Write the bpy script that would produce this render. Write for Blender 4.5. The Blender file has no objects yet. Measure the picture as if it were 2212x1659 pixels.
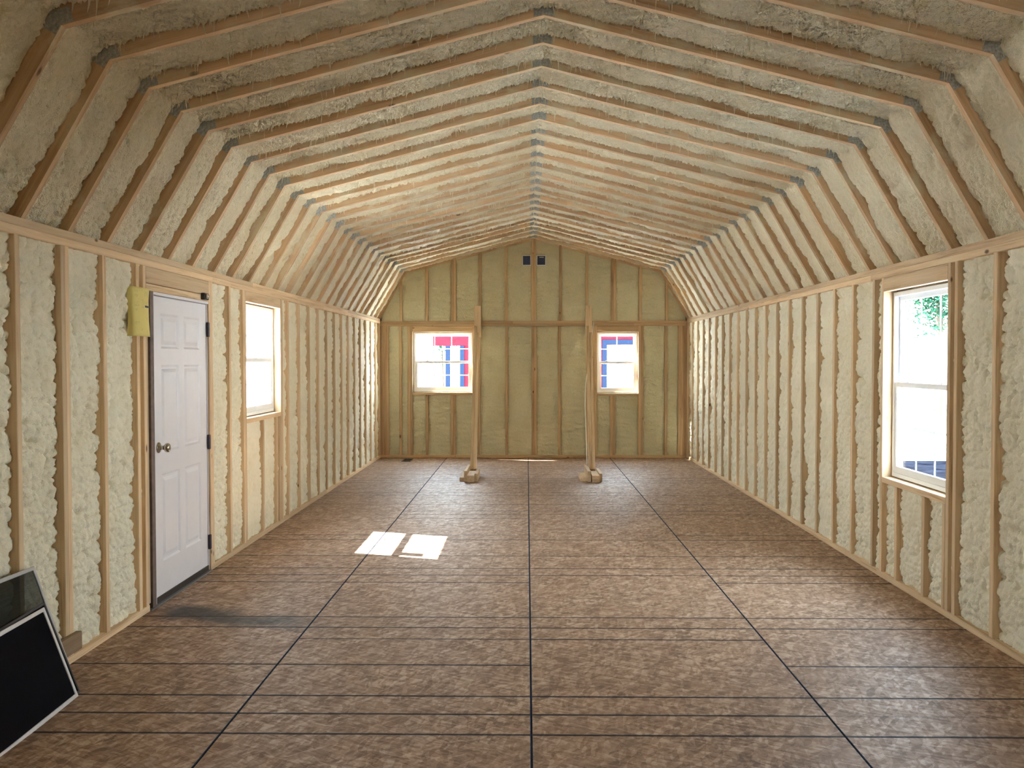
import bpy, bmesh, math, random
import numpy as np
from mathutils import Matrix, Vector

random.seed(7)
scene = bpy.context.scene
COL = scene.collection

# ------------------------------------------------------------------ camera
F_PX = 1977.394
cam_d = bpy.data.cameras.new('camera')
cam_d.sensor_fit = 'HORIZONTAL'
cam_d.sensor_width = 36.0
cam_d.lens = 36.0 * F_PX / 2212.0
cam_d.clip_start = 0.05
cam_d.clip_end = 500
cam = bpy.data.objects.new('camera', cam_d)
COL.objects.link(cam)
_r = Vector((0.999864, 0.016466, -0.000965))
_u = Vector((0.000533, 0.026207, 0.999656))
_f = Vector((-0.016486, 0.999521, -0.026194))
_m = Matrix((_r, _u, -_f)).transposed().to_4x4()
_m.translation = Vector((-0.08918, 0.0, 1.45819))
cam.matrix_world = _m
scene.camera = cam

# ------------------------------------------------------------------ world, sun, exposure
world = bpy.data.worlds.new('world')
scene.world = world
world.use_nodes = True
wn = world.node_tree.nodes
wl = world.node_tree.links
wn.clear()
w_out = wn.new('ShaderNodeOutputWorld')
w_bg = wn.new('ShaderNodeBackground')
w_tc = wn.new('ShaderNodeTexCoord')
w_sep = wn.new('ShaderNodeSeparateXYZ')
w_ramp = wn.new('ShaderNodeValToRGB')
w_ramp.color_ramp.elements[0].position = 0.0
w_ramp.color_ramp.elements[0].color = (0.93, 0.96, 1.0, 1)
w_ramp.color_ramp.elements[1].position = 0.8
w_ramp.color_ramp.elements[1].color = (0.62, 0.78, 1.0, 1)
wl.new(w_tc.outputs['Generated'], w_sep.inputs[0])
wl.new(w_sep.outputs['Z'], w_ramp.inputs[0])
wl.new(w_ramp.outputs[0], w_bg.inputs['Color'])
w_bg.inputs['Strength'].default_value = 1.0
wl.new(w_bg.outputs[0], w_out.inputs[0])

SUN_DIR = Vector((1.0, -0.32, -1.125)).normalized()
sun_d = bpy.data.lights.new('sun', 'SUN')
sun_d.energy = 4.0
sun_d.angle = math.radians(0.55)
sun_d.color = (1.0, 0.97, 0.92)
sun = bpy.data.objects.new('sun', sun_d)
sun.rotation_euler = SUN_DIR.to_track_quat('-Z', 'Y').to_euler()
sun.location = (-20, 8, 22)
COL.objects.link(sun)

scene.view_settings.view_transform = 'Standard'
scene.view_settings.look = 'None'
scene.view_settings.gamma = 1.0
scene.view_settings.use_curve_mapping = False
scene.view_settings.exposure = 5.3
try:
    scene.cycles.diffuse_bounces = 8
    scene.cycles.glossy_bounces = 4
    scene.cycles.transparent_max_bounces = 16
    scene.cycles.max_bounces = 12
    scene.cycles.use_denoising = True
    scene.cycles.sample_clamp_indirect = 1.5
except Exception:
    pass

# ------------------------------------------------------------------ dimensions
XW = 2.2806          # side walls: inner stud faces at +-XW
D = 13.638           # far wall: inner stud faces
Y_FRONT = -1.1       # wall behind the camera
ZP0, ZP1 = 2.001, 2.077   # double top plates of the side walls
KX, KZ = 1.886, 2.752     # knee of the gambrel rafters
RZ = 3.232                # underside of the ridge
S16 = 0.4064
ST = 0.038
SD = 0.089


def roof_z(x):
    x = abs(x)
    if x < KX:
        return RZ - x * (RZ - KZ) / KX
    return KZ - (x - KX) * (KZ - ZP1) / (XW - KX)


# ------------------------------------------------------------------ scene helpers
WM = {}


def place(o, parent, M):
    o.parent = parent
    if parent is not None:
        o.matrix_basis = WM[parent.name].inverted() @ M
    else:
        o.matrix_basis = M
    WM[o.name] = M.copy()


def empty(name, loc=(0, 0, 0), label=None, cat=None, group=None, kind=None, rot=None):
    o = bpy.data.objects.new(name, None)
    COL.objects.link(o)
    o.empty_display_size = 0.1
    M = Matrix.Translation(loc)
    if rot is not None:
        M = M @ rot.to_4x4()
    place(o, None, M)
    tag(o, label, cat, group, kind)
    return o


def tag(o, label=None, cat=None, group=None, kind=None):
    if label:
        o['label'] = label
    if cat:
        o['category'] = cat
    if group:
        o['group'] = group
    if kind:
        o['kind'] = kind


def obj(name, me, mat=None, parent=None, M=None):
    if mat is not None and len(me.materials) == 0:
        for mm in (mat if isinstance(mat, (list, tuple)) else [mat]):
            me.materials.append(mm)
    o = bpy.data.objects.new(name, me)
    COL.objects.link(o)
    place(o, parent, M if M is not None else Matrix.Identity(4))
    return o


def mesh_py(name, verts, faces, smooth=False):
    me = bpy.data.meshes.new(name)
    me.from_pydata([tuple(v) for v in verts], [], faces)
    me.update()
    if smooth:
        me.polygons.foreach_set('use_smooth', [True] * len(me.polygons))
    return me


def mesh_bm(name, bm, smooth=False):
    bmesh.ops.recalc_face_normals(bm, faces=bm.faces)
    me = bpy.data.meshes.new(name)
    bm.to_mesh(me)
    bm.free()
    if smooth:
        me.polygons.foreach_set('use_smooth', [True] * len(me.polygons))
    return me


def bm_box(bm, lo, hi):
    x0, y0, z0 = lo
    x1, y1, z1 = hi
    vs = [bm.verts.new(p) for p in ((x0, y0, z0), (x1, y0, z0), (x1, y1, z0), (x0, y1, z0),
                                    (x0, y0, z1), (x1, y0, z1), (x1, y1, z1), (x0, y1, z1))]
    for f in ((0, 3, 2, 1), (4, 5, 6, 7), (0, 1, 5, 4), (1, 2, 6, 5), (2, 3, 7, 6), (3, 0, 4, 7)):
        bm.faces.new([vs[i] for i in f])
    return vs


def box_mesh(name, lo, hi, bev=0.0):
    bm = bmesh.new()
    bm_box(bm, lo, hi)
    if bev:
        bmesh.ops.bevel(bm, geom=list(bm.edges), offset=bev, segments=1, affect='EDGES', profile=0.5)
    return mesh_bm(name, bm)


_LUM = {}


def lumber_mesh(L, w, t, c=0.0025):
    """Stick along +Z from 0 to L, w along X, t along Y, eased long edges."""
    key = (round(L, 3), round(w, 4), round(t, 4))
    if key in _LUM:
        return _LUM[key]
    a, b = w / 2, t / 2
    ring = [(-a + c, -b), (a - c, -b), (a, -b + c), (a, b - c), (a - c, b), (-a + c, b), (-a, b - c), (-a, -b + c)]
    vs = [(x, y, 0) for x, y in ring] + [(x, y, L) for x, y in ring]
    fs = [(i, (i + 1) % 8, 8 + (i + 1) % 8, 8 + i) for i in range(8)]
    fs += [tuple(range(7, -1, -1)), tuple(range(8, 16))]
    me = mesh_py('lumber', vs, fs)
    _LUM[key] = me
    return me


def lumber(name, parent, p0, p1, wdir, w=SD, t=ST, mat=None):
    p0, p1 = Vector(p0), Vector(p1)
    z = (p1 - p0)
    L = z.length
    z.normalize()
    x = Vector(wdir)
    x = (x - z * x.dot(z)).normalized()
    y = z.cross(x)
    M = Matrix((x, y, z)).transposed().to_4x4()
    M.translation = p0
    return obj(name, lumber_mesh(L, w, t), mat or PINE, parent, M)


# ------------------------------------------------------------------ node helpers
def new_mat(name):
    m = bpy.data.materials.new(name)
    m.use_nodes = True
    nt = m.node_tree
    nt.nodes.clear()
    out = nt.nodes.new('ShaderNodeOutputMaterial')
    bs = nt.nodes.new('ShaderNodeBsdfPrincipled')
    nt.links.new(bs.outputs[0], out.inputs[0])
    return m, nt, bs, out


class NB:
    def __init__(self, nt):
        self.nt = nt

    def n(self, t, **kw):
        nd = self.nt.nodes.new(t)
        for k, v in kw.items():
            if k.startswith('i_'):
                key = k[2:]
                key = int(key) if key.isdigit() else key
                self.set(nd.inputs[key], v)
            else:
                setattr(nd, k, v)
        return nd

    def set(self, sock, v):
        if isinstance(v, bpy.types.NodeSocket):
            self.nt.links.new(v, sock)
        else:
            sock.default_value = v

    def math(self, op, a, b=None, c=None, clamp=False):
        nd = self.nt.nodes.new('ShaderNodeMath')
        nd.operation = op
        nd.use_clamp = clamp
        self.set(nd.inputs[0], a)
        if b is not None:
            self.set(nd.inputs[1], b)
        if c is not None:
            self.set(nd.inputs[2], c)
        return nd.outputs[0]

    def vmath(self, op, a, b=None):
        nd = self.nt.nodes.new('ShaderNodeVectorMath')
        nd.operation = op
        self.set(nd.inputs[0], a)
        if b is not None:
            self.set(nd.inputs[1], b)
        return nd.outputs[0]

    def mapr(self, v, a, b, c=0.0, d=1.0, smooth=False):
        nd = self.nt.nodes.new('ShaderNodeMapRange')
        nd.clamp = True
        if smooth:
            nd.interpolation_type = 'SMOOTHSTEP'
        self.set(nd.inputs[0], v)
        for i, q in enumerate((a, b, c, d)):
            self.set(nd.inputs[i + 1], q)
        return nd.outputs[0]

    def mix(self, fac, a, b, mode='MIX'):
        nd = self.nt.nodes.new('ShaderNodeMix')
        nd.data_type = 'RGBA'
        nd.blend_type = mode
        self.set(nd.inputs[0], fac)
        self.set(nd.inputs[6], a)
        self.set(nd.inputs[7], b)
        return nd.outputs[2]

    def ramp(self, fac, stops):
        nd = self.nt.nodes.new('ShaderNodeValToRGB')
        el = nd.color_ramp.elements
        while len(el) > 1:
            el.remove(el[-1])
        el[0].position, el[0].color = stops[0][0], (*stops[0][1], 1)
        for p, cc in stops[1:]:
            e = el.new(p)
            e.color = (*cc, 1)
        self.set(nd.inputs[0], fac)
        return nd.outputs[0]

    def noise(self, vec, scale, detail=3.0, rough=0.55, dist=0.0):
        nd = self.nt.nodes.new('ShaderNodeTexNoise')
        self.set(nd.inputs['Vector'], vec)
        nd.inputs['Scale'].default_value = scale
        nd.inputs['Detail'].default_value = detail
        nd.inputs['Roughness'].default_value = rough
        nd.inputs['Distortion'].default_value = dist
        return nd.outputs['Fac']

    def mapping(self, vec, scale=(1, 1, 1), loc=(0, 0, 0), rot=(0, 0, 0)):
        nd = self.nt.nodes.new('ShaderNodeMapping')
        self.set(nd.inputs['Vector'], vec)
        self.set(nd.inputs['Location'], loc)
        self.set(nd.inputs['Rotation'], rot)
        self.set(nd.inputs['Scale'], scale)
        return nd.outputs[0]

    def aniso(self, vec, rot, scale, loc=(0, 0, 0)):
        return self.mapping(self.mapping(vec, rot=(0, 0, rot)), scale, loc)

    def bump(self, h, strength, dist=0.01):
        nd = self.nt.nodes.new('ShaderNodeBump')
        self.set(nd.inputs['Height'], h)
        nd.inputs['Strength'].default_value = strength
        nd.inputs['Distance'].default_value = dist
        return nd.outputs[0]


def c4(c):
    return (c[0], c[1], c[2], 1.0)


def wood_material(name, pale, mid, dark, overspray=0.0):
    m, nt, bs, out = new_mat(name)
    b = NB(nt)
    tc = b.n('ShaderNodeTexCoord').outputs['Object']
    oi = b.n('ShaderNodeObjectInfo').outputs['Random']
    shift = b.n('ShaderNodeCombineXYZ')
    for i, k in enumerate((37.0, 53.0, 91.0)):
        b.set(shift.inputs[i], b.math('MULTIPLY', oi, k))
    v = b.vmath('ADD', tc, shift.outputs[0])
    g = b.noise(b.mapping(v, (26, 26, 1.1)), 1.0, 4, 0.6, 0.8)
    fine = b.noise(b.mapping(v, (160, 160, 5)), 1.0, 2, 0.5)
    broad = b.noise(b.mapping(v, (3, 3, 0.9)), 1.0, 2, 0.5)
    k = b.math('ADD', b.math('MULTIPLY', g, 0.75), b.math('MULTIPLY', fine, 0.25))
    colr = b.ramp(k, [(0.32, dark), (0.47, mid), (0.64, pale)])
    colr = b.mix(b.mapr(broad, 0.35, 0.7, 0.0, 0.35), colr, c4(mid))
    # board to board tone
    tone = b.math('ADD', 0.82, b.math('MULTIPLY', oi, 0.34))
    colr = b.mix(1.0, colr, b.n('ShaderNodeCombineColor', i_0=tone, i_1=tone, i_2=b.math('MULTIPLY', tone, 0.97)).outputs[0], 'MULTIPLY')
    # knots
    vo = b.n('ShaderNodeTexVoronoi')
    b.set(vo.inputs['Vector'], b.mapping(v, (13, 13, 6)))
    vo.inputs['Scale'].default_value = 1.0
    wn_ = b.n('ShaderNodeTexWhiteNoise')
    b.set(wn_.inputs['Vector'], vo.outputs['Position'])
    rad = b.math('MULTIPLY', b.mapr(wn_.outputs['Value'], 0.70, 1.0, 0.0, 1.0), 0.2)
    kn = b.mapr(b.math('SUBTRACT', vo.outputs['Distance'], rad), -0.09, 0.01, 1.0, 0.0, True)
    colr = b.mix(b.math('MULTIPLY', kn, 0.85), colr, c4((0.09, 0.04, 0.018)))
    if overspray:
        sp = b.noise(b.mapping(v, (7, 7, 3.5)), 1.0, 5, 0.65)
        colr = b.mix(b.mapr(sp, 0.50, 0.62, 0.0, overspray), colr, c4((0.66, 0.60, 0.42)))
    b.set(bs.inputs['Base Color'], colr)
    bs.inputs['Roughness'].default_value = 0.72
    bs.inputs['Specular IOR Level'].default_value = 0.25
    b.set(bs.inputs['Normal'], b.bump(k, 0.25, 0.002))
    return m


PINE = wood_material('pine', (0.78, 0.615, 0.425), (0.68, 0.505, 0.325), (0.45, 0.295, 0.165))
RAFTER = wood_material('rafter_pine', (0.72, 0.52, 0.33), (0.60, 0.41, 0.245), (0.40, 0.25, 0.13), 0.7)
PALE_PINE = wood_material('pale_pine', (0.72, 0.56, 0.39), (0.63, 0.47, 0.31), (0.46, 0.31, 0.18))


def foam_material(name, col_a, col_b, fine=1.0):
    m, nt, bs, out = new_mat(name)
    b = NB(nt)
    geo = b.n('ShaderNodeNewGeometry')
    v = geo.outputs['Position']
    n1 = b.noise(v, 3.0, 3, 0.5)
    n2 = b.noise(v, 42.0, 4, 0.62)
    n3 = b.noise(v, 130.0, 2, 0.5)
    k = b.math('ADD', b.math('MULTIPLY', n1, 0.6), b.math('MULTIPLY', n2, 0.4))
    colr = b.mix(b.mapr(k, 0.35, 0.65), c4(col_a), c4(col_b))
    b.set(bs.inputs['Base Color'], colr)
    bs.inputs['Roughness'].default_value = 0.55
    bs.inputs['Specular IOR Level'].default_value = 0.3
    h = b.math('ADD', b.math('MULTIPLY', n2, 1.0), b.math('MULTIPLY', n3, 0.45))
    b.set(bs.inputs['Normal'], b.bump(h, 0.8 * fine, 0.018))
    return m


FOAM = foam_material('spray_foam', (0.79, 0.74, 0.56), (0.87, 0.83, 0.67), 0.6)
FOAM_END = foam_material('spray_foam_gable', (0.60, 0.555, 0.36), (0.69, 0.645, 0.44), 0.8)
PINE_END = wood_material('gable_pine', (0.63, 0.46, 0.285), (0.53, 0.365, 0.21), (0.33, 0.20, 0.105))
FOAM_ROOF = foam_material('spray_foam_roof', (0.76, 0.695, 0.49), (0.87, 0.80, 0.60), 1.3)


def plain(name, col, rough=0.5, metal=0.0, spec=0.5, bump=0.0, bscale=60, var=0.0):
    m, nt, bs, out = new_mat(name)
    b = NB(nt)
    bs.inputs['Roughness'].default_value = rough
    bs.inputs['Metallic'].default_value = metal
    bs.inputs['Specular IOR Level'].default_value = spec
    tc = b.n('ShaderNodeTexCoord').outputs['Object']
    nz = b.noise(tc, bscale, 3, 0.55)
    if var:
        b.set(bs.inputs['Base Color'], b.mix(b.mapr(nz, 0.3, 0.7), c4([q * (1 - var) for q in col]), c4([min(1, q * (1 + var)) for q in col])))
    else:
        bs.inputs['Base Color'].default_value = c4(col)
    if bump:
        b.set(bs.inputs['Normal'], b.bump(nz, bump, 0.003))
    return m


VINYL = plain('white_vinyl', (0.80, 0.81, 0.82), 0.35, var=0.02)
DOOR_WHITE = plain('door_white', (0.74, 0.74, 0.79), 0.4, var=0.02, bscale=9)
JAMB_BROWN = plain('jamb_grey_brown', (0.145, 0.105, 0.09), 0.6, var=0.25, bscale=25)
DARK_RUBBER = plain('dark_sweep', (0.025, 0.017, 0.015), 0.6, var=0.2)
NICKEL = plain('aged_nickel', (0.50, 0.46, 0.38), 0.16, 1.0, var=0.1)
HINGE = plain('dark_hinge', (0.06, 0.05, 0.065), 0.45, 0.7, var=0.2)
GALV = plain('galvanised_plate', (0.40, 0.415, 0.40), 0.5, 0.15, bump=0.6, bscale=90, var=0.35)
SHEATH = plain('sheathing', (0.35, 0.25, 0.15), 0.8, var=0.25, bscale=12)
BLUE_BOX = plain('blue_box_plastic', (0.035, 0.045, 0.11), 0.35, var=0.2)
PALE_RIM = plain('pale_rim', (0.72, 0.70, 0.62), 0.6, var=0.1)
BLACK_METAL = plain('black_metal', (0.03, 0.027, 0.024), 0.35, 0.6, var=0.3)
CHROME = plain('chrome', (0.75, 0.78, 0.76), 0.12, 1.0, var=0.05)
ALU = plain('screen_frame_white', (0.66, 0.67, 0.70), 0.4, 0.2, var=0.05)
ALU_GREY = plain('screen_frame_grey', (0.47, 0.48, 0.50), 0.4, 0.3, var=0.05)
BRONZE = plain('screen_frame_dark', (0.05, 0.045, 0.05), 0.4, 0.5, var=0.1)
REGISTER = plain('register_brown', (0.05, 0.045, 0.035), 0.5, 0.4, var=0.2)
CORD = plain('white_cord', (0.82, 0.80, 0.74), 0.5, var=0.05)
EDGE_PAINT = plain('blue_edge_paint', (0.045, 0.065, 0.105), 0.95, spec=0.05, var=0.35, bscale=30)
SUBFLOOR = plain('dark_gap', (0.035, 0.04, 0.05), 0.9, var=0.2)
SHED_RED = plain('barn_red', (0.048, 0.0065, 0.011), 0.7, spec=0.0, var=0.15, bscale=5)
SHED_TRIM = plain('black_trim', (0.0075, 0.0125, 0.026), 0.7, spec=0.0, var=0.15)
SHED_WHITE = plain('shed_white', (0.72, 0.72, 0.72), 0.5, var=0.05)
SHINGLE = plain('shingle_grey', (0.06, 0.06, 0.065), 0.9, var=0.4, bscale=20)
LEAF = plain('leaf_green', (0.013, 0.048, 0.028), 0.8, spec=0.0, var=0.5, bscale=3)
BARK = plain('bark', (0.06, 0.045, 0.03), 0.9, var=0.3, bscale=8)
GROUND = plain('pale_gravel_ground', (0.60, 0.61, 0.61), 0.9, var=0.25, bscale=4)
ASPHALT = plain('dark_asphalt', (0.0032, 0.004, 0.0065), 0.9, spec=0.0, var=0.8, bscale=3)


def glass_material():
    m = bpy.data.materials.new('window_glass')
    m.use_nodes = True
    nt = m.node_tree
    nt.nodes.clear()
    b = NB(nt)
    out = nt.nodes.new('ShaderNodeOutputMaterial')
    tr = b.n('ShaderNodeBsdfTransparent')
    tr.inputs['Color'].default_value = (0.96, 0.98, 0.97, 1)
    gl = b.n('ShaderNodeBsdfGlossy')
    gl.inputs['Roughness'].default_value = 0.02
    lw = b.n('ShaderNodeLayerWeight')
    lw.inputs['Blend'].default_value = 0.5
    mx = b.n('ShaderNodeMixShader')
    b.set(mx.inputs[0], b.math('ADD', 0.03, b.math('MULTIPLY', b.math('POWER', lw.outputs['Facing'], 5.0), 0.6)))
    nt.links.new(tr.outputs[0], mx.inputs[1])
    nt.links.new(gl.outputs[0], mx.inputs[2])
    nt.links.new(mx.outputs[0], out.inputs[0])
    return m


GLASS = glass_material()


def mesh_cloth_material(name, col, opac):
    m = bpy.data.materials.new(name)
    m.use_nodes = True
    nt = m.node_tree
    nt.nodes.clear()
    b = NB(nt)
    out = nt.nodes.new('ShaderNodeOutputMaterial')
    tr = b.n('ShaderNodeBsdfTransparent')
    df = b.n('ShaderNodeBsdfPrincipled')
    df.inputs['Base Color'].default_value = c4(col)
    df.inputs['Roughness'].default_value = 0.9
    df.inputs['Specular IOR Level'].default_value = 0.08
    tc = b.n('ShaderNodeTexCoord').outputs['Object']
    nz = b.noise(b.mapping(tc, (1, 1, 14)), 9.0, 3, 0.6)
    mx = b.n('ShaderNodeMixShader')
    b.set(mx.inputs[0], b.mapr(nz, 0.3, 0.7, opac - 0.03, opac + 0.03))
    nt.links.new(tr.outputs[0], mx.inputs[1])
    nt.links.new(df.outputs[0], mx.inputs[2])
    nt.links.new(mx.outputs[0], out.inputs[0])
    return m


SCREEN_DARK = mesh_cloth_material('insect_screen_dark', (0.006, 0.006, 0.008), 0.90)
SCREEN_LIGHT = mesh_cloth_material('insect_screen_grey', (0.03, 0.034, 0.028), 0.62)


def osb_material():
    m, nt, bs, out = new_mat('osb_subfloor')
    b = NB(nt)
    tcn = b.n('ShaderNodeTexCoord')
    tc = tcn.outputs['Object']
    oi = b.n('ShaderNodeObjectInfo').outputs['Random']
    pos = b.n('ShaderNodeNewGeometry').outputs['Position']
    off = b.n('ShaderNodeCombineXYZ')
    b.set(off.inputs[0], b.math('MULTIPLY', oi, 71.0))
    b.set(off.inputs[1], b.math('MULTIPLY', oi, 43.0))
    v = b.vmath('ADD', tc, off.outputs[0])
    # layers of strands, each layer turned its own way
    warp = b.n('ShaderNodeTexNoise')
    b.set(warp.inputs['Vector'], v)
    warp.inputs['Scale'].default_value = 6.0
    wv = b.vmath('ADD', v, b.vmath('SCALE', b.vmath('SUBTRACT', warp.outputs['Color'], (0.5, 0.5, 0.5))))
    wv.node.inputs[1].default_value = (0, 0, 0)
    sc = wv.node.inputs[1].links[0].from_node
    sc.inputs['Scale'].default_value = 0.06
    acc = None
    edge = None
    for rot, sx, sy, w in ((0.45, 15, 62, 0.36), (-0.8, 14, 52, 0.34), (1.7, 16, 66, 0.3)):
        vo = b.n('ShaderNodeTexVoronoi')
        b.set(vo.inputs['Vector'], b.aniso(wv, rot, (sx, sy, 1), (rot * 5, rot * 3, 0)))
        vo.inputs['Scale'].default_value = 1.0
        sp = b.n('ShaderNodeSeparateColor')
        b.set(sp.inputs[0], vo.outputs['Color'])
        t = b.math('MULTIPLY', sp.outputs[0], w)
        acc = t if acc is None else b.math('ADD', acc, t)
    grain = b.noise(b.aniso(v, 0.7, (30, 110, 1)), 1.0, 4, 0.65)
    cloud = b.noise(pos, 2.2, 4, 0.6)
    k = b.math('ADD', b.math('MULTIPLY', acc, 0.62), b.math('MULTIPLY', grain, 0.38))
    colr = b.ramp(k, [(0.30, (0.155, 0.086, 0.048)), (0.44, (0.275, 0.167, 0.101)), (0.55, (0.362, 0.232, 0.15)), (0.72, (0.56, 0.41, 0.30))])
    colr = b.mix(b.mapr(cloud, 0.35, 0.68, 0.0, 0.4), colr, c4((0.32, 0.196, 0.123)))
    # dark flakes
    dk = b.noise(b.aniso(v, -0.5, (22, 55, 1)), 1.0, 2, 0.5)
    colr = b.mix(b.mapr(dk, 0.70, 0.78, 0.0, 0.65), colr, c4((0.06, 0.035, 0.025)))
    # printed nailing lines across the sheet at 16, 24, 32 ... 80 inches
    sep = b.n('ShaderNodeSeparateXYZ')
    b.set(sep.inputs[0], tc)
    wob = b.math('MULTIPLY', b.math('SUBTRACT', b.noise(b.mapping(v, (3, 0, 0)), 1.0, 2, 0.5), 0.5), 0.006)
    yy = b.math('ADD', sep.outputs['Y'], wob)
    total = None
    for i, inch in enumerate((16, 24, 32, 48, 64, 72, 80)):
        d = b.math('ABSOLUTE', b.math('SUBTRACT', yy, inch * 0.0254))
        ln = b.mapr(d, 0.0062, 0.0102, 1.0, 0.0)
        wn_ = b.n('ShaderNodeTexWhiteNoise', noise_dimensions='2D')
        cb = b.n('ShaderNodeCombineXYZ')
        b.set(cb.inputs[0], b.math('MULTIPLY', oi, 17.3))
        cb.inputs[1].default_value = i * 1.7
        b.set(wn_.inputs['Vector'], cb.outputs[0])
        thr = 0.75 if inch == 64 else 0.13
        on = b.mapr(wn_.outputs['Value'], thr - 0.02, thr + 0.02)
        ln = b.math('MULTIPLY', ln, b.math('ADD', 0.15, b.math('MULTIPLY', on, 0.85)))
        total = ln if total is None else b.math('MAXIMUM', total, ln)
    ink = b.mapr(b.noise(b.mapping(v, (9, 160, 1)), 1.0, 3, 0.6), 0.3, 0.55, 0.8, 1.0)
    colr = b.mix(b.math('MULTIPLY', b.math('MULTIPLY', total, ink), 0.97), colr, c4((0.016, 0.018, 0.026)))
    # darker patch of colour on the boards, running out from the door
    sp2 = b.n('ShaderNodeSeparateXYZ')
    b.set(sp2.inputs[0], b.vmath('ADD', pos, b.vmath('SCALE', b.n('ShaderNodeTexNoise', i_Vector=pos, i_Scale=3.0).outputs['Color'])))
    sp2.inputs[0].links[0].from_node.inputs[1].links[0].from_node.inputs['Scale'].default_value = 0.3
    # centre line of the patch runs from (-2.26, 5.33) to (-1.2, 4.98)
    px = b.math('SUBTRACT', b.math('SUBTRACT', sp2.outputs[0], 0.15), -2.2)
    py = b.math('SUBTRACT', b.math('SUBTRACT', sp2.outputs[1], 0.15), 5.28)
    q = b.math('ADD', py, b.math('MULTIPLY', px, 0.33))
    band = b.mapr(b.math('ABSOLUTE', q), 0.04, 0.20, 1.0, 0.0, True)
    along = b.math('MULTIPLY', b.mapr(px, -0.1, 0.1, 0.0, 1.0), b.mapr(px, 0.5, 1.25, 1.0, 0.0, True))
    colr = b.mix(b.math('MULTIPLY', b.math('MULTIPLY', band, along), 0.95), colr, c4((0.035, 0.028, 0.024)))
    b.set(bs.inputs['Base Color'], colr)
    b.set(bs.inputs['Roughness'], b.mapr(k, 0.3, 0.7, 0.62, 0.48))
    b.set(bs.inputs['Specular IOR Level'], b.mapr(total, 0.1, 0.9, 0.42, 0.08))
    b.set(bs.inputs['Normal'], b.bump(k, 0.25, 0.003))
    return m


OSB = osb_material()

# ------------------------------------------------------------------ numpy noise for the foam
RNG = np.random.RandomState(11)
_HT = RNG.rand(4096)


def _h(ix, iy, s):
    n = (ix * 374761393 + iy * 668265263 + s * 1442695041) & 0x7fffffff
    n = ((n ^ (n >> 13)) * 1274126177) & 0x7fffffff
    return _HT[(n ^ (n >> 16)) & 4095]


def vnoise(x, y, s):
    ix = np.floor(x).astype(np.int64)
    iy = np.floor(y).astype(np.int64)
    fx = x - ix
    fy = y - iy
    fx = fx * fx * (3 - 2 * fx)
    fy = fy * fy * (3 - 2 * fy)
    a = _h(ix, iy, s)
    b = _h(ix + 1, iy, s)
    c = _h(ix, iy + 1, s)
    d = _h(ix + 1, iy + 1, s)
    return (a + (b - a) * fx) + ((c + (d - c) * fx) - (a + (b - a) * fx)) * fy


def worley(x, y, s):
    ix = np.floor(x).astype(np.int64)
    iy = np.floor(y).astype(np.int64)
    best = np.full(x.shape, 9.0)
    for dx in (-1, 0, 1):
        for dy in (-1, 0, 1):
            cx = ix + dx
            cy = iy + dy
            px = cx + _h(cx, cy, s)
            py = cy + _h(cx, cy, s + 5)
            d = (px - x) ** 2 + (py - y) ** 2
            best = np.minimum(best, d)
    return np.sqrt(best)


def cracks(x, y, s):
    """1 on the borders of the cells, falling to 0 inside"""
    ix = np.floor(x).astype(np.int64)
    iy = np.floor(y).astype(np.int64)
    f1 = np.full(x.shape, 9.0)
    f2 = np.full(x.shape, 9.0)
    for dx in (-1, 0, 1):
        for dy in (-1, 0, 1):
            cx = ix + dx
            cy = iy + dy
            d = np.sqrt((cx + _h(cx, cy, s) - x) ** 2 + (cy + _h(cx, cy, s + 5) - y) ** 2)
            f2 = np.minimum(f2, np.maximum(f1, d))
            f1 = np.minimum(f1, d)
    return np.exp(-(f2 - f1) / 0.10)


_SEED = [0]


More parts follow.
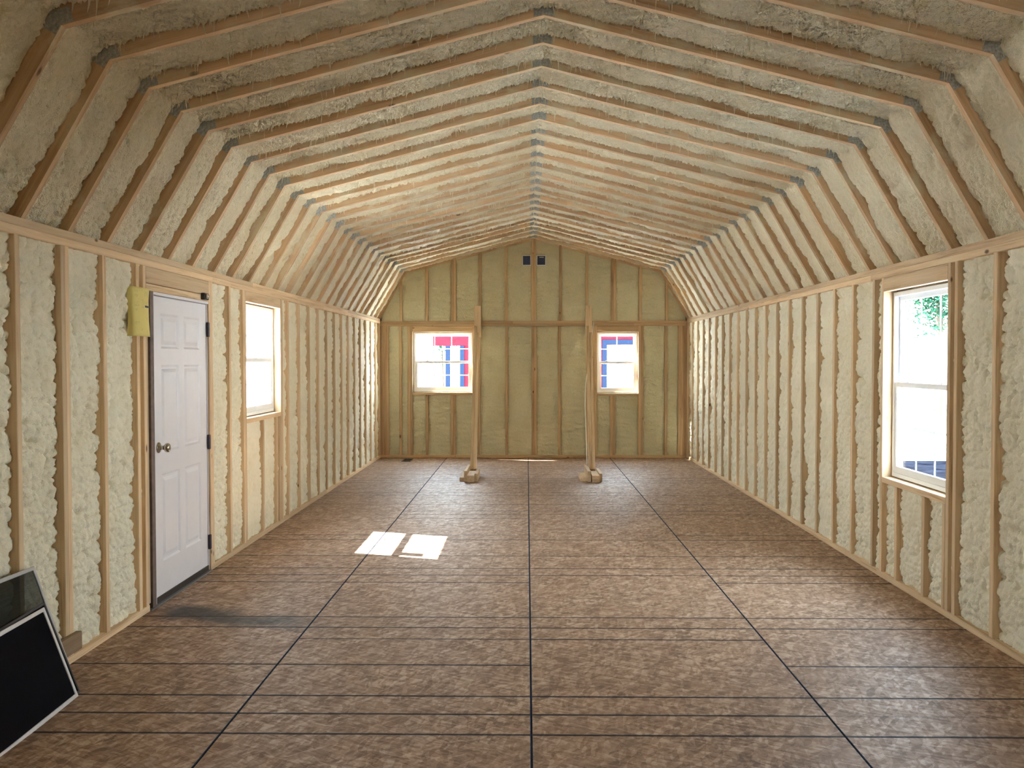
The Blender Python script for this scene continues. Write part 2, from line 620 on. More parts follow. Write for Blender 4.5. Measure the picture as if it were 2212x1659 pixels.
def foam_disp(s, t, wid, style):
    """Height of the foam skin (towards the room) in metres over the bay; s across, t along."""
    _SEED[0] += 13
    k = _SEED[0]
    o = (k * 7.31) % 97
    low = vnoise(s / 0.16 + o, t / 0.19 + o, k) - 0.5
    mid = vnoise(s / 0.07 + o, t / 0.06 + o, k + 1) - 0.5
    wx = s + 0.012 * (vnoise(s / 0.03, t / 0.03, k + 7) - 0.5) + 0.02 * mid
    wy = t + 0.012 * (vnoise(s / 0.03 + 9, t / 0.03, k + 8) - 0.5)
    hemi = lambda d: np.sqrt(np.maximum(0.0, 1 - np.minimum(d, 1.0) ** 2))
    if style == 'wall':
        row = vnoise(s / 0.30 + o, (t + 0.05 * low) / 0.075 + o, k + 6) - 0.5
        wx = wx + 0.03 * (vnoise(s / 0.06 + 3, t / 0.06 + o, k + 9) - 0.5)
        wy = wy + 0.03 * (vnoise(s / 0.06 + o, t / 0.06 + 5, k + 10) - 0.5)
        l0 = hemi(worley(wx / 0.125 + o, wy / 0.085 + o, k + 11)) - 0.75
        l1 = hemi(worley(wx / 0.056 + o, wy / 0.042 + o, k + 2)) - 0.75
        l2 = hemi(worley(wx / 0.025 + o, wy / 0.020 + o, k + 3)) - 0.75
        fi = vnoise(s / 0.012, t / 0.010, k + 4) - 0.5
        h = 0.024 * low + 0.018 * row + 0.008 * mid + 0.030 * l0 + 0.036 * l1 + 0.020 * l2 + 0.004 * fi
        h = h - 0.016 * cracks(wx / 0.125 + o, wy / 0.085 + o, k + 11) - 0.014 * cracks(wx / 0.056 + o, wy / 0.042 + o, k + 2) + 0.006
        edge = 0.010
    elif style == 'smooth':
        rip = vnoise(s / 0.14 + o, (t + 0.03 * mid) / 0.026 + o, k + 2) - 0.5
        l2 = hemi(worley(wx / 0.06 + o, wy / 0.022 + o, k + 3)) - 0.75
        h = 0.012 * low + 0.006 * mid + 0.015 * rip + 0.012 * l2
        edge = 0.008
    elif style == 'slope':
        l1 = hemi(worley(wx / 0.055 + o, wy / 0.085 + o, k + 2)) - 0.75
        l2 = hemi(worley(wx / 0.018 + o, wy / 0.030 + o, k + 3)) - 0.75
        fi = vnoise(s / 0.009, t / 0.014, k + 4) - 0.5
        h = 0.034 * low + 0.012 * mid + 0.030 * l1 + 0.032 * l2 + 0.006 * fi
        h = h - 0.014 * cracks(wx / 0.055 + o, wy / 0.085 + o, k + 2)
        edge = 0.012
    else:                                    # roof: stringy, spiky underside
        l1 = hemi(worley(wx / 0.050 + o, wy / 0.050 + o, k + 2)) - 0.75
        l2 = 1 - np.minimum(worley(wx / 0.016 + o, wy / 0.019 + o, k + 3), 1.0)
        fi = vnoise(s / 0.008, t / 0.008, k + 4) - 0.5
        h = 0.034 * low + 0.014 * mid + 0.020 * l1 + 0.044 * (l2 - 0.5) + 0.008 * fi
        edge = 0.010
    e = np.minimum(s, wid - s)
    h = h - edge * np.exp(-np.maximum(e, 0) / 0.014)
    return h


def foam_panel(parent, O, U, V, N, wid, hfun, recess, style, cell, mat):
    """Foam skin in one bay. O corner on the stud-face plane, U across, V along, N into the room.
    hfun(s) gives (t0, t1) along V."""
    O, U, V, N = (np.array(q, float) for q in (O, U, V, N))
    ns = max(4, int(round(wid / cell)))
    s = np.linspace(0, wid, ns + 1)
    t0, t1 = np.vectorize(lambda q: hfun(q)[0])(s), np.vectorize(lambda q: hfun(q)[1])(s)
    L = float((t1 - t0).max())
    nt = max(4, int(round(L / cell)))
    r = np.linspace(0, 1, nt + 1)
    Sg = np.repeat(s[:, None], nt + 1, 1)
    Tg = t0[:, None] + (t1 - t0)[:, None] * r[None, :]
    h = foam_disp(Sg, Tg, wid, style)
    lim = -0.006
    h = np.where(h > 0, 0.65 * h, 1.25 * h)
    h = np.minimum(h - recess, lim + 0.25 * (h - recess - lim))
    h = np.clip(h, -0.066 if style == 'slope' else -0.084, lim)
    Se = Sg.copy()
    Se[0, :] -= 0.004
    Se[-1, :] += 0.004
    P = O + Se[..., None] * U + Tg[..., None] * V + h[..., None] * N
    co = P.reshape(-1, 3)
    i = np.arange(ns)[:, None] * (nt + 1) + np.arange(nt)[None, :]
    i = i.reshape(-1)
    flip = np.dot(np.cross(U, V), N) < 0
    q = np.stack([i, i + nt + 1, i + nt + 2, i + 1], 1)
    if flip:
        q = q[:, ::-1]
    me = bpy.data.meshes.new('foam_panel')
    me.vertices.add(len(co))
    me.vertices.foreach_set('co', co.astype(np.float32).ravel())
    me.loops.add(q.size)
    me.loops.foreach_set('vertex_index', q.astype(np.int32).ravel())
    me.polygons.add(len(q))
    me.polygons.foreach_set('loop_start', np.arange(0, q.size, 4, dtype=np.int32))
    me.polygons.foreach_set('loop_total', np.full(len(q), 4, dtype=np.int32))
    me.polygons.foreach_set('use_smooth', np.ones(len(q), dtype=bool))
    me.update()
    me.validate()
    return obj('foam_panel', me, mat, parent)


def cell_for(y):
    if y < 3.0:
        return 0.030
    if y < 7.2:
        return 0.0085
    if y < 9.5:
        return 0.016
    return 0.023


# ------------------------------------------------------------------ side walls
wall_left = empty('wall_left', (0, 0, 0), 'left stud wall with cream spray foam, white door and one window', 'wall', kind='structure')
wall_right = empty('wall_right', (0, 0, 0), 'right stud wall with cream spray foam and one tall window', 'wall', kind='structure')
wall_back = empty('wall_back', (0, 0, 0), 'far gable stud wall with two windows and foam', 'wall', kind='structure')
Y_STUDS = 2.55


def side_wall(parent, sx, studs, shorts, headers, sills, openings, gaps):
    """studs: (y0, y1) full height; shorts: (y0, y1, z0, z1)."""
    X = sx * XW
    xc = X + sx * SD / 2
    out = (sx, 0, 0)
    for y0, y1 in studs:
        yc = (y0 + y1) / 2
        n = max(1, int(round((y1 - y0) / ST)))
        for i in range(n):
            y = yc + (i - (n - 1) / 2) * ST
            lumber('stud', parent, (xc, y, 0.038), (xc, y, ZP0), out)
    for y0, y1, z0, z1 in shorts:
        y = (y0 + y1) / 2
        lumber('cripple_stud', parent, (xc, y, z0), (xc, y, z1), out)
    for y0, y1, z0, z1 in headers:
        lumber('header_board', parent, (X + sx * 0.019, y0, (z0 + z1) / 2), (X + sx * 0.019, y1, (z0 + z1) / 2), (0, 0, 1), w=z1 - z0, t=ST)
    for y0, y1, z0, z1 in sills:
        lumber('sill_board', parent, (xc, y0, (z0 + z1) / 2), (xc, y1, (z0 + z1) / 2), out, w=SD, t=z1 - z0)
    # plates in lengths, as on site
    joints_a = [Y_FRONT, 2.2, 6.37, 9.85, D]
    joints_b = [Y_FRONT, 3.4, 7.3, 11.2, D]
    for js, z in ((joints_a, ZP0 + 0.019), (joints_b, ZP0 + 0.057)):
        for a, b_ in zip(js[:-1], js[1:]):
            lumber('top_plate', parent, (xc, a, z), (xc, b_ - 0.002, z), out)
    lo = [Y_FRONT]
    for a, b_ in gaps:
        lo += [a, b_]
    lo += [D]
    for a, b_ in zip(lo[0::2], lo[1::2]):
        pts = [a]
        while b_ - pts[-1] > 4.5:
            pts.append(pts[-1] + 3.66)
        pts.append(b_)
        for p, q in zip(pts[:-1], pts[1:]):
            lumber('bottom_plate', parent, (xc, p, 0.019), (xc, q - 0.002, 0.019), out)
    # foam bays
    xs = sorted(studs)
    for (a0, a1), (b0, b1) in zip(xs[:-1], xs[1:]):
        if b0 - a1 < 0.02:
            continue
        mid = (a1 + b0) / 2
        op = [o for o in openings if o[0] < mid < o[1]]
        zr = [(0.03, ZP0 + 0.004)]
        if op:
            o = op[0]
            if o[2] is None:
                continue
            zr = [(0.03, o[2])]
        for z0, z1 in zr:
            inner = sorted([(q[0], q[1]) for q in shorts if a1 - .001 <= q[0] and q[1] <= b0 + .001])
            edges = [a1] + [e for q in inner for e in q] + [b0]
            for s0, s1 in zip(edges[0::2], edges[1::2]):
                if s1 - s0 < 0.02:
                    continue
                yc = (s0 + s1) / 2
                rec = 0.035 if yc < 6.5 else 0.031
                foam_panel(parent, (X, s0, 0), (0, 1, 0), (0, 0, 1), (-sx, 0, 0), s1 - s0,
                           lambda q, z0=z0, z1=z1: (z0, z1), rec, 'wall', cell_for(yc), FOAM)
    # near, unseen length of the wall: one coarse skin
    first = xs[0][0]
    if sx > 0:
        spans = ((Y_FRONT, first, 0.03, ZP0),)
    else:
        spans = ((Y_FRONT, 0.6, 0.03, ZP0), (0.6, 1.21, 0.03, 1.0), (0.6, 1.21, 1.915, ZP0), (1.21, first, 0.03, ZP0))  # leaves the opening for the added, unseen window behind the viewpoint
        for y in (0.581, 1.229):
            lumber('stud', parent, (xc, y, 0.038), (xc, y, ZP0), out)  # studs on both sides of the added, unseen window
        lumber('sill_board', parent, (xc, 0.6, 0.983), (xc, 1.21, 0.983), out)
        lumber('header_board', parent, (xc, 0.6, 1.958), (xc, 1.21, 1.958), out, w=SD, t=0.085)
    for ya, yb_, z0, z1 in spans:
        foam_panel(parent, (X, ya, 0), (0, 1, 0), (0, 0, 1), (-sx, 0, 0), yb_ - ya,
                   lambda q, z0=z0, z1=z1: (z0, z1), 0.04, 'wall', 0.04, FOAM)


# left wall
L0 = 3.913
lst = []
for k in range(-3, 24):
    c = L0 + k * S16
    if k in (1,):
        lst.append((4.282, 4.358))
    elif k in (4, 5, 6, 8, 9, 10):
        continue
    elif k == 7:
        lst.append((6.712, 6.750))
    else:
        lst.append((c - 0.019, c + 0.019))
lst += [(5.203, 5.241), (6.282, 6.358), (7.039, 7.115), (8.109, 8.185), (13.560, 13.636)]
l_short = [(7.551, 7.589, 0.038, 0.962), (7.960, 7.998, 0.038, 0.962), (8.066, 8.104, 0.038, 0.962)]
side_wall(wall_left, -1, lst, l_short,
          [(5.243, 6.280, 1.906, ZP0 - 0.001), (5.243, 6.280, 1.863, 1.903), (7.116, 8.108, 1.917, ZP0 - 0.001)],
          [(7.116, 8.108, 0.963, 1.001)],
          [(5.24, 6.283, None), (7.114, 8.110, 0.966)],
          [(5.25, 6.278)])

# right wall
R0 = 4.689
rst = []
for k in range(-5, 22):
    c = R0 + k * S16
    if k in (2, 3):
        continue
    elif k == 1:
        rst.append((5.088, 5.126))
    else:
        rst.append((c - 0.019, c + 0.019))
rst += [(5.172, 5.210), (6.137, 6.175), (13.560, 13.636)]
r_short = [(5.483, 5.521, 0.038, 0.638), (5.889, 5.927, 0.038, 0.638), (5.212, 5.250, 0.038, 0.638)]
side_wall(wall_right, 1, rst, r_short,
          [(5.211, 6.136, 1.909, ZP0 - 0.001)],
          [(5.211, 6.136, 0.639, 0.677)],
          [(5.209, 6.138, 0.642)],
          [])
for o in wall_right.children:
    pass

# ------------------------------------------------------------------ back wall
BZ0, BZ1 = 1.964, 2.040
bst = [(-2.307, -2.155), (-1.999, -1.961), (-1.874, -1.798), (-0.902, -0.864), (-0.822, -0.784), (-0.414, -0.376),
       (-0.020, 0.056), (0.376, 0.414), (0.79, 0.828), (0.877, 0.953), (1.564, 1.640), (1.957, 1.995), (2.155, 2.307)]
b_short = [(-1.603, -1.565), (-1.230, -1.154), (1.147, 1.223)]
yb = D + SD / 2
for x0, x1 in bst:
    n = max(1, int(round((x1 - x0) / ST)))
    for i in range(n):
        x = (x0 + x1) / 2 + (i - (n - 1) / 2) * ST
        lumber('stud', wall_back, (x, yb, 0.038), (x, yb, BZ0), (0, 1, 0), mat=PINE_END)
for x0, x1 in b_short:
    n = max(1, int(round((x1 - x0) / ST)))
    for i in range(n):
        x = (x0 + x1) / 2 + (i - (n - 1) / 2) * ST
        ztop = 0.936 if x < 0 else 0.924
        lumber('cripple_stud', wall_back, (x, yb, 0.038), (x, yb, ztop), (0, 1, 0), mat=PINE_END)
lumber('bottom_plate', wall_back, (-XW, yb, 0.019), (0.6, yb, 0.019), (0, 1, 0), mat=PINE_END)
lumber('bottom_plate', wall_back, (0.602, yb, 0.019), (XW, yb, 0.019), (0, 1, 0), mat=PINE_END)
for z, xs_ in ((BZ0 + 0.019, (-XW, -0.85, 1.5, XW)), (BZ0 + 0.057, (-XW, -0.3, XW))):
    for a, b_ in zip(xs_[:-1], xs_[1:]):
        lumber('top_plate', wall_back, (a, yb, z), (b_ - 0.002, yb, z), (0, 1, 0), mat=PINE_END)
for x0, x1, z0 in ((-1.797, -0.903, 1.879), (0.954, 1.563, 1.875)):
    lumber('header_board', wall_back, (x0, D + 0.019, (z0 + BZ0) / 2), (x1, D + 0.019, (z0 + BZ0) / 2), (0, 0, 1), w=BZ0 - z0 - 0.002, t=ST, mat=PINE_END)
for x0, x1, z1 in ((-1.797, -0.903, 0.975), (0.954, 1.563, 0.962)):
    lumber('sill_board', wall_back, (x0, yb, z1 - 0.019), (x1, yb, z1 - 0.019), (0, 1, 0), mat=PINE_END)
ed = []
for (a0, a1), (b0, b1) in zip(bst[:-1], bst[1:]):
    mid = (a1 + b0) / 2
    ztop = BZ0 + 0.003
    inner = []
    if -1.8 < mid < -0.9:
        ztop = 0.938
        inner = [b_short[0], b_short[1]]
    elif 0.95 < mid < 1.57:
        ztop = 0.926
        inner = [b_short[2]]
    edges = [a1] + [e for q in inner for e in q] + [b0]
    for s0, s1 in zip(edges[0::2], edges[1::2]):
        if s1 - s0 > 0.02:
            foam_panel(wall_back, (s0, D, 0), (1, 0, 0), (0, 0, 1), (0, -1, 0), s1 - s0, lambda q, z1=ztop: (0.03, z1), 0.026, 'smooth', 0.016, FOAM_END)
gst = [(-1.987, -1.949), (-1.602, -1.564), (-1.219, -1.143), (-0.806, -0.768), (-0.418, -0.380), (-0.028, 0.048),
       (0.389, 0.427), (0.781, 0.819), (1.158, 1.234), (1.574, 1.612), (1.963, 2.001)]
for x0, x1 in gst:
    n = max(1, int(round((x1 - x0) / ST)))
    for i in range(n):
        x = (x0 + x1) / 2 + (i - (n - 1) / 2) * ST
        lumber('gable_stud', wall_back, (x, yb, BZ1), (x, yb, roof_z(x) + 0.03), (0, 1, 0), mat=PINE_END)
gx = [(-XW + 0.02, -XW + 0.02)] + gst + [(XW - 0.02, XW - 0.02)]
for (a0, a1), (b0, b1) in zip(gx[:-1], gx[1:]):
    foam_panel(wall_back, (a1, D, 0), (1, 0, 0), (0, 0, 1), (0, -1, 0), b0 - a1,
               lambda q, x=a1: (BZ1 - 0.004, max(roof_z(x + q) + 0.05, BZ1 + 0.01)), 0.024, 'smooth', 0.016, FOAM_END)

# ------------------------------------------------------------------ outer sheathing and roof deck
def sheath(parent, name, boxes):
    for lo, hi in boxes:
        lo2 = [min(a, b) for a, b in zip(lo, hi)]
        hi2 = [max(a, b) for a, b in zip(lo, hi)]
        obj(name, box_mesh(name, lo2, hi2), SHEATH, parent)


XO0, XO1 = XW + SD + 0.001, XW + SD + 0.014
for parent, sx, cuts in ((wall_left, -1, [(0.62, 1.19, 1.02, 1.90), (7.14, 8.09, 1.02, 1.90)]),  # first left cut is for the added, unseen window
                         (wall_right, 1, [(5.23, 6.12, 0.69, 1.895)])):
    y = Y_FRONT - 0.1
    bx = []
    for a, b_, z0, z1 in cuts:
        bx.append(((sx * XO0, y, -0.3), (sx * XO1, a, 2.19)))
        bx.append(((sx * XO0, a, -0.3), (sx * XO1, b_, z0)))
        bx.append(((sx * XO0, a, z1), (sx * XO1, b_, 2.19)))
        y = b_
    bx.append(((sx * XO0, y, -0.3), (sx * XO1, D + SD + 0.02, 2.19)))
    sheath(parent, 'sheathing_board', bx)
YO0, YO1 = D + SD + 0.001, D + SD + 0.014
bx = []
x = -XO1
for a, b_, z0, z1 in [(-1.775, -0.925, 0.998, 1.857), (0.976, 1.542, 0.985, 1.853)]:
    bx.append(((x, YO0, -0.3), (a, YO1, 3.5)))
    bx.append(((a, YO0, -0.3), (b_, YO1, z0)))
    bx.append(((a, YO0, z1), (b_, YO1, 3.5)))
    x = b_
bx.append(((x, YO0, -0.3), (XO1, YO1, 3.5)))
sheath(wall_back, 'sheathing_board', bx)
wall_front = obj('wall_front', box_mesh('wall_front', (-XO1, Y_FRONT - 0.1, -0.3), (XO1, Y_FRONT, 3.5)), SHEATH)
tag(wall_front, 'closed end wall behind the viewpoint', 'wall', kind='structure')

# ------------------------------------------------------------------ ceiling: gambrel rafters with foam between
ceiling = empty('ceiling', (0, 0, 0), 'gambrel roof underside of bare rafters with spray foam between them', 'ceiling', kind='structure')
RD = 0.14
lowdir = Vector((XW - KX, 0, ZP1 - KZ)).normalized()          # right side, knee -> foot
updir = Vector((KX, 0, KZ - RZ)).normalized()                 # right side, ridge -> knee
n_low = Vector((-lowdir.z, 0, lowdir.x))
n_up = Vector((-updir.z, 0, updir.x))


def isect(p, d, q, e):
    # 2D lines in XZ
    det = d.x * (-e.z) + e.x * d.z
    r = q - p
    t = (r.x * (-e.z) + e.x * r.z) / det
    return p + d * t


foot = Vector((XW, 0, ZP1))
knee = Vector((KX, 0, KZ))
ridge = Vector((0, 0, RZ))
knee_o = isect(foot + n_low * RD, lowdir, ridge + n_up * RD, updir)
ridge_o = Vector((0, 0, (ridge + n_up * RD).z + (0 - (ridge + n_up * RD).x) * updir.z / updir.x))
foot_o = foot + n_low * RD
foot_o = foot_o + lowdir * ((ZP1 - foot_o.z) / lowdir.z)
quads = {'low_r': (foot, knee, knee_o, foot_o), 'up_r': (knee, ridge, ridge_o, knee_o)}
RQ = {}
for side in (1, -1):
    for kname in ('low_r', 'up_r'):
        a, b_, c_, d_ = [Vector((q.x * side, 0, q.z)) for q in quads[kname]]
        z = (b_ - a).normalized()
        xax = Vector((0, 1, 0)).cross(z)
        if xax.dot(d_ - a) < 0:
            xax = -xax
        yax = z.cross(xax)
        M = Matrix((xax, yax, z)).transposed().to_4x4()
        loc = [((q - a).dot(xax), (q - a).dot(z)) for q in (a, b_, c_, d_)]
        vs = [(p, -ST / 2, l) for p, l in loc] + [(p, ST / 2, l) for p, l in loc]
        fs = [(0, 1, 2, 3), (7, 6, 5, 4), (0, 4, 5, 1), (1, 5, 6, 2), (2, 6, 7, 3), (3, 7, 4, 0)]
        bm = bmesh.new()
        bv = [bm.verts.new(v) for v in vs]
        for f in fs:
            bm.faces.new([bv[i] for i in f])
        me = mesh_bm('rafter', bm)
        me.materials.append(RAFTER)
        RQ[(side, kname)] = (me, M, a)


def plate_mesh(poly):
    """thin connector plate in XZ, 2 mm thick along Y"""
    n = len(poly)
    vs = [(x, -0.002, z) for x, z in poly] + [(x, 0.0, z) for x, z in poly]
    fs = [tuple(range(n)), tuple(range(2 * n - 1, n - 1, -1))] + [(i, n + i, n + (i + 1) % n, (i + 1) % n) for i in range(n)]
    bm = bmesh.new()
    bv = [bm.verts.new(v) for v in vs]
    for f in fs:
        bm.faces.new([bv[i] for i in f])
    me = mesh_bm('gusset_plate', bm)
    me.materials.append(GALV)
    return me


GP = {}
for side in (1, -1):
    k1 = knee + n_low * 0.002 + lowdir * 0.042
    k2 = knee - updir * 0.050 + n_up * 0.002
    pts = [Vector((KX, 0, KZ)) + Vector((-0.0, 0, 0.004)), k1, k1 + n_low * 0.060, knee + (knee_o - knee) * 0.45, k2 + n_up * 0.060, k2]
    GP[side] = plate_mesh([(p.x * side, p.z) for p in pts])
r1 = ridge - Vector((0, 0, -0.003)) + Vector((0.055, 0, 0.055 * updir.z / updir.x))
GP['ridge'] = plate_mesh([(0, RZ + 0.003), (0.055, r1.z), (0.055, r1.z + 0.085), (0, RZ + 0.09), (-0.055, r1.z + 0.085), (-0.055, r1.z)])
T0 = 4.778
TRUSS = [T0 + k * S16 for k in range(-5, 22)]
for yt in TRUSS:
    for side in (-1, 1):
        lo_r = None
        for kname in ('low_r', 'up_r'):
            me, M, a = RQ[(side, kname)]
            MM = M.copy()
            MM.translation = Vector((a.x, yt, a.z))
            o = obj('rafter', me, None, ceiling, MM)
            if kname == 'low_r':
                lo_r = o
        g = obj('gusset_plate', GP[side], None, lo_r, Matrix.Translation((0, yt - ST / 2, 0)))
    g = obj('gusset_plate', GP['ridge'], None, o, Matrix.Translation((0, yt - ST / 2, 0)))
# last pair of rafters standing on the gable wall
for side in (-1, 1):
    for kname in ('low_r', 'up_r'):
        me, M, a = RQ[(side, kname)]
        MM = M.copy()
        MM.translation = Vector((a.x, D + 0.02, a.z))
        obj('rafter', me, None, ceiling, MM)
ybays = [(Y_FRONT, TRUSS[0] - ST / 2)] + [(a + ST / 2, b_ - ST / 2) for a, b_ in zip(TRUSS[:-1], TRUSS[1:])] + [(TRUSS[-1] + ST / 2, D)]
L_low = (knee - foot).length
L_up = (ridge - knee).length
drip_v, drip_f = [], []


def add_drip(p, ln, r):
    i0 = len(drip_v)
    lean = (random.uniform(-.25, .25) * ln, random.uniform(-.25, .25) * ln)
    for zf, rf in ((0.012, 1.6), (-0.3 * ln, 0.8), (-0.75 * ln, 0.45)):
        for j in range(4):
            a = j * math.pi / 2 + 0.4
            fx = max(0, -zf / ln)
            drip_v.append((p[0] + r * rf * math.cos(a) + lean[0] * fx, p[1] + r * rf * math.sin(a) + lean[1] * fx, p[2] + zf))
    drip_v.append((p[0] + lean[0], p[1] + lean[1], p[2] - ln))
    for ring in (0, 1):
        for j in range(4):
            drip_f.append((i0 + ring * 4 + j, i0 + ring * 4 + (j + 1) % 4, i0 + (ring + 1) * 4 + (j + 1) % 4, i0 + (ring + 1) * 4 + j))
    for j in range(4):
        drip_f.append((i0 + 8 + j, i0 + 8 + (j + 1) % 4, i0 + 12))


for bi, (y0, y1) in enumerate(ybays):
    yc = (y0 + y1) / 2
    cl = 0.06 if bi == 0 else cell_for(yc)
    for side in (-1, 1):
        fo = Vector((foot.x * side, y0, foot.z))
        vlow = Vector((-lowdir.x * side, 0, -lowdir.z))
        nin = Vector((-n_low.x * side, 0, -n_low.z))
        rec = (0.041 if yc < 8 else 0.034) + random.uniform(-0.007, 0.007)
        foam_panel(ceiling, fo, (0, 1, 0), vlow, nin, y1 - y0, lambda q: (-0.09, L_low + 0.06), rec, 'slope', cl, FOAM_ROOF)
        kn_ = Vector((knee.x * side, y0, knee.z))
        vup = Vector((-updir.x * side, 0, -updir.z))
        nin2 = Vector((-n_up.x * side, 0, -n_up.z))
        o = foam_panel(ceiling, kn_, (0, 1, 0), vup, nin2, y1 - y0, lambda q: (-0.06, L_up + 0.02), rec + 0.004, 'roof', cl, FOAM_ROOF)
        if 2.7 < yc < 12.5:
            me = o.data
            nv = len(me.vertices)
            co = np.empty(nv * 3, np.float32)
            me.vertices.foreach_get('co', co)
            co = co.reshape(-1, 3)
            nd = 420 if yc < 7 else 200
            for _ in range(nd):
                p = co[random.randrange(nv)]
                far = (p[1] - y0) / (y1 - y0)
                if random.random() > 0.12 + 0.88 * far ** 2.5:
                    continue
                ln = random.choice((0.018, 0.022, 0.026, 0.03, 0.038, 0.055)) * random.uniform(0.8, 1.25)
                add_drip(p, ln, random.uniform(0.0022, 0.0048))
dm = mesh_py('foam_drips', drip_v, drip_f, True)
od = obj('foam_drips', dm, FOAM_ROOF, ceiling)
od['kind'] = 'stuff'
# roof deck outside the rafters
for side in (-1, 1):
    for p, q, nn, ext0, ext1 in ((foot_o, knee_o, n_low, 0.12, 0.0), (knee_o, ridge_o, n_up, 0.0, 0.0)):
        a, b_ = Vector((p.x * side, 0, p.z)), Vector((q.x * side, 0, q.z))
        dd = (b_ - a).normalized()
        a = a - dd * ext0
        off = Vector((nn.x * side, 0, nn.z)) * 0.02
        vs = []
        for y in (Y_FRONT - 0.15, D + SD + 0.1):
            for w in (a, b_, b_ + off, a + off):
                vs.append((w.x, y, w.z))
        bm = bmesh.new()
        bv = [bm.verts.new(v) for v in vs]
        for f in ((0, 1, 2, 3), (7, 6, 5, 4), (0, 4, 5, 1), (1, 5, 6, 2), (2, 6, 7, 3), (3, 7, 4, 0)):
            bm.faces.new([bv[i] for i in f])
        obj('roof_deck', mesh_bm('roof_deck', bm), SHEATH, ceiling)

# ------------------------------------------------------------------ floor: sheets of OSB
floor = empty('floor', (0, 0, 0), 'subfloor of brown strand board sheets with printed nailing lines', 'floor', kind='structure')
seam = -0.0731
colx = [-XW - 0.085, seam - 1.215, seam, seam + 1.215, XW + 0.085]
rowy = [Y_FRONT - 0.05, 0.68, 3.118, 5.556, 7.994, 10.432, 12.870, D + 0.08]
for i in range(4):
    for j in range(7):
        x0, x1 = colx[i], colx[i + 1]
        y0, y1 = rowy[j], rowy[j + 1]
        ystart = 3.118 + (j - 2) * 2.438
        g, gy, ch = 0.0012, 0.0006, 0.0036
        zt = 0.0
        xa, xb, ya, yb_ = x0 + g, x1 - g, y0 + gy, y1 - gy
        vs = [(xa, ya, -0.018), (xb, ya, -0.018), (xb, yb_, -0.018), (xa, yb_, -0.018),
              (xa, ya, zt - ch), (xb, ya, zt - ch), (xb, yb_, zt - ch), (xa, yb_, zt - ch),
              (xa + ch, ya, zt), (xb - ch, ya, zt), (xb - ch, yb_, zt), (xa + ch, yb_, zt)]
        vs = [(p[0] - x0, p[1] - ystart, p[2]) for p in vs]
        fs = [(0, 3, 2, 1), (0, 1, 5, 4), (2, 3, 7, 6), (1, 2, 6, 5), (3, 0, 4, 7), (5, 6, 10, 9), (7, 4, 8, 11), (8, 9, 10, 11), (4, 5, 9, 8), (6, 7, 11, 10)]
        me = mesh_py('osb_sheet', vs, fs)
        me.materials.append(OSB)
        me.materials.append(EDGE_PAINT)
        for k, p in enumerate(me.polygons):
            p.material_index = 0 if k == 7 else 1
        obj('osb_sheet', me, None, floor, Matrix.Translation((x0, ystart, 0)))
obj('subfloor_board', box_mesh('subfloor_board', (-XW - 0.1, Y_FRONT - 0.1, -0.06), (XW + 0.1, D + 0.1, -0.0185)), SUBFLOOR, floor)

# ------------------------------------------------------------------ windows
def frame_mesh(w, h, f, y0, y1, fb=None):
    """rectangular ring: outer w x h, member width f (bottom member fb), from depth y0 to y1"""
    fb = f if fb is None else fb
    o = [(0, 0), (w, 0), (w, h), (0, h)]
    i = [(f, fb), (w - f, fb), (w - f, h - f), (f, h - f)]
    vs = [(x, y0, z) for x, z in o] + [(x, y0, z) for x, z in i] + [(x, y1, z) for x, z in o] + [(x, y1, z) for x, z in i]
    fs = []
    for k in range(4):
        l = (k + 1) % 4
        fs += [(k, l, 4 + l, 4 + k), (8 + k, 12 + k, 12 + l, 8 + l), (k, 8 + k, 8 + l, l), (4 + k, 4 + l, 12 + l, 12 + k)]
    bm = bmesh.new()
    bv = [bm.verts.new(v) for v in vs]
    for q in fs:
        bm.faces.new([bv[n] for n in q])
    bmesh.ops.recalc_face_normals(bm, faces=bm.faces)
    bmesh.ops.bevel(bm, geom=list(bm.edges), offset=0.0018, segments=1, affect='EDGES')
    return mesh_bm('frame', bm)


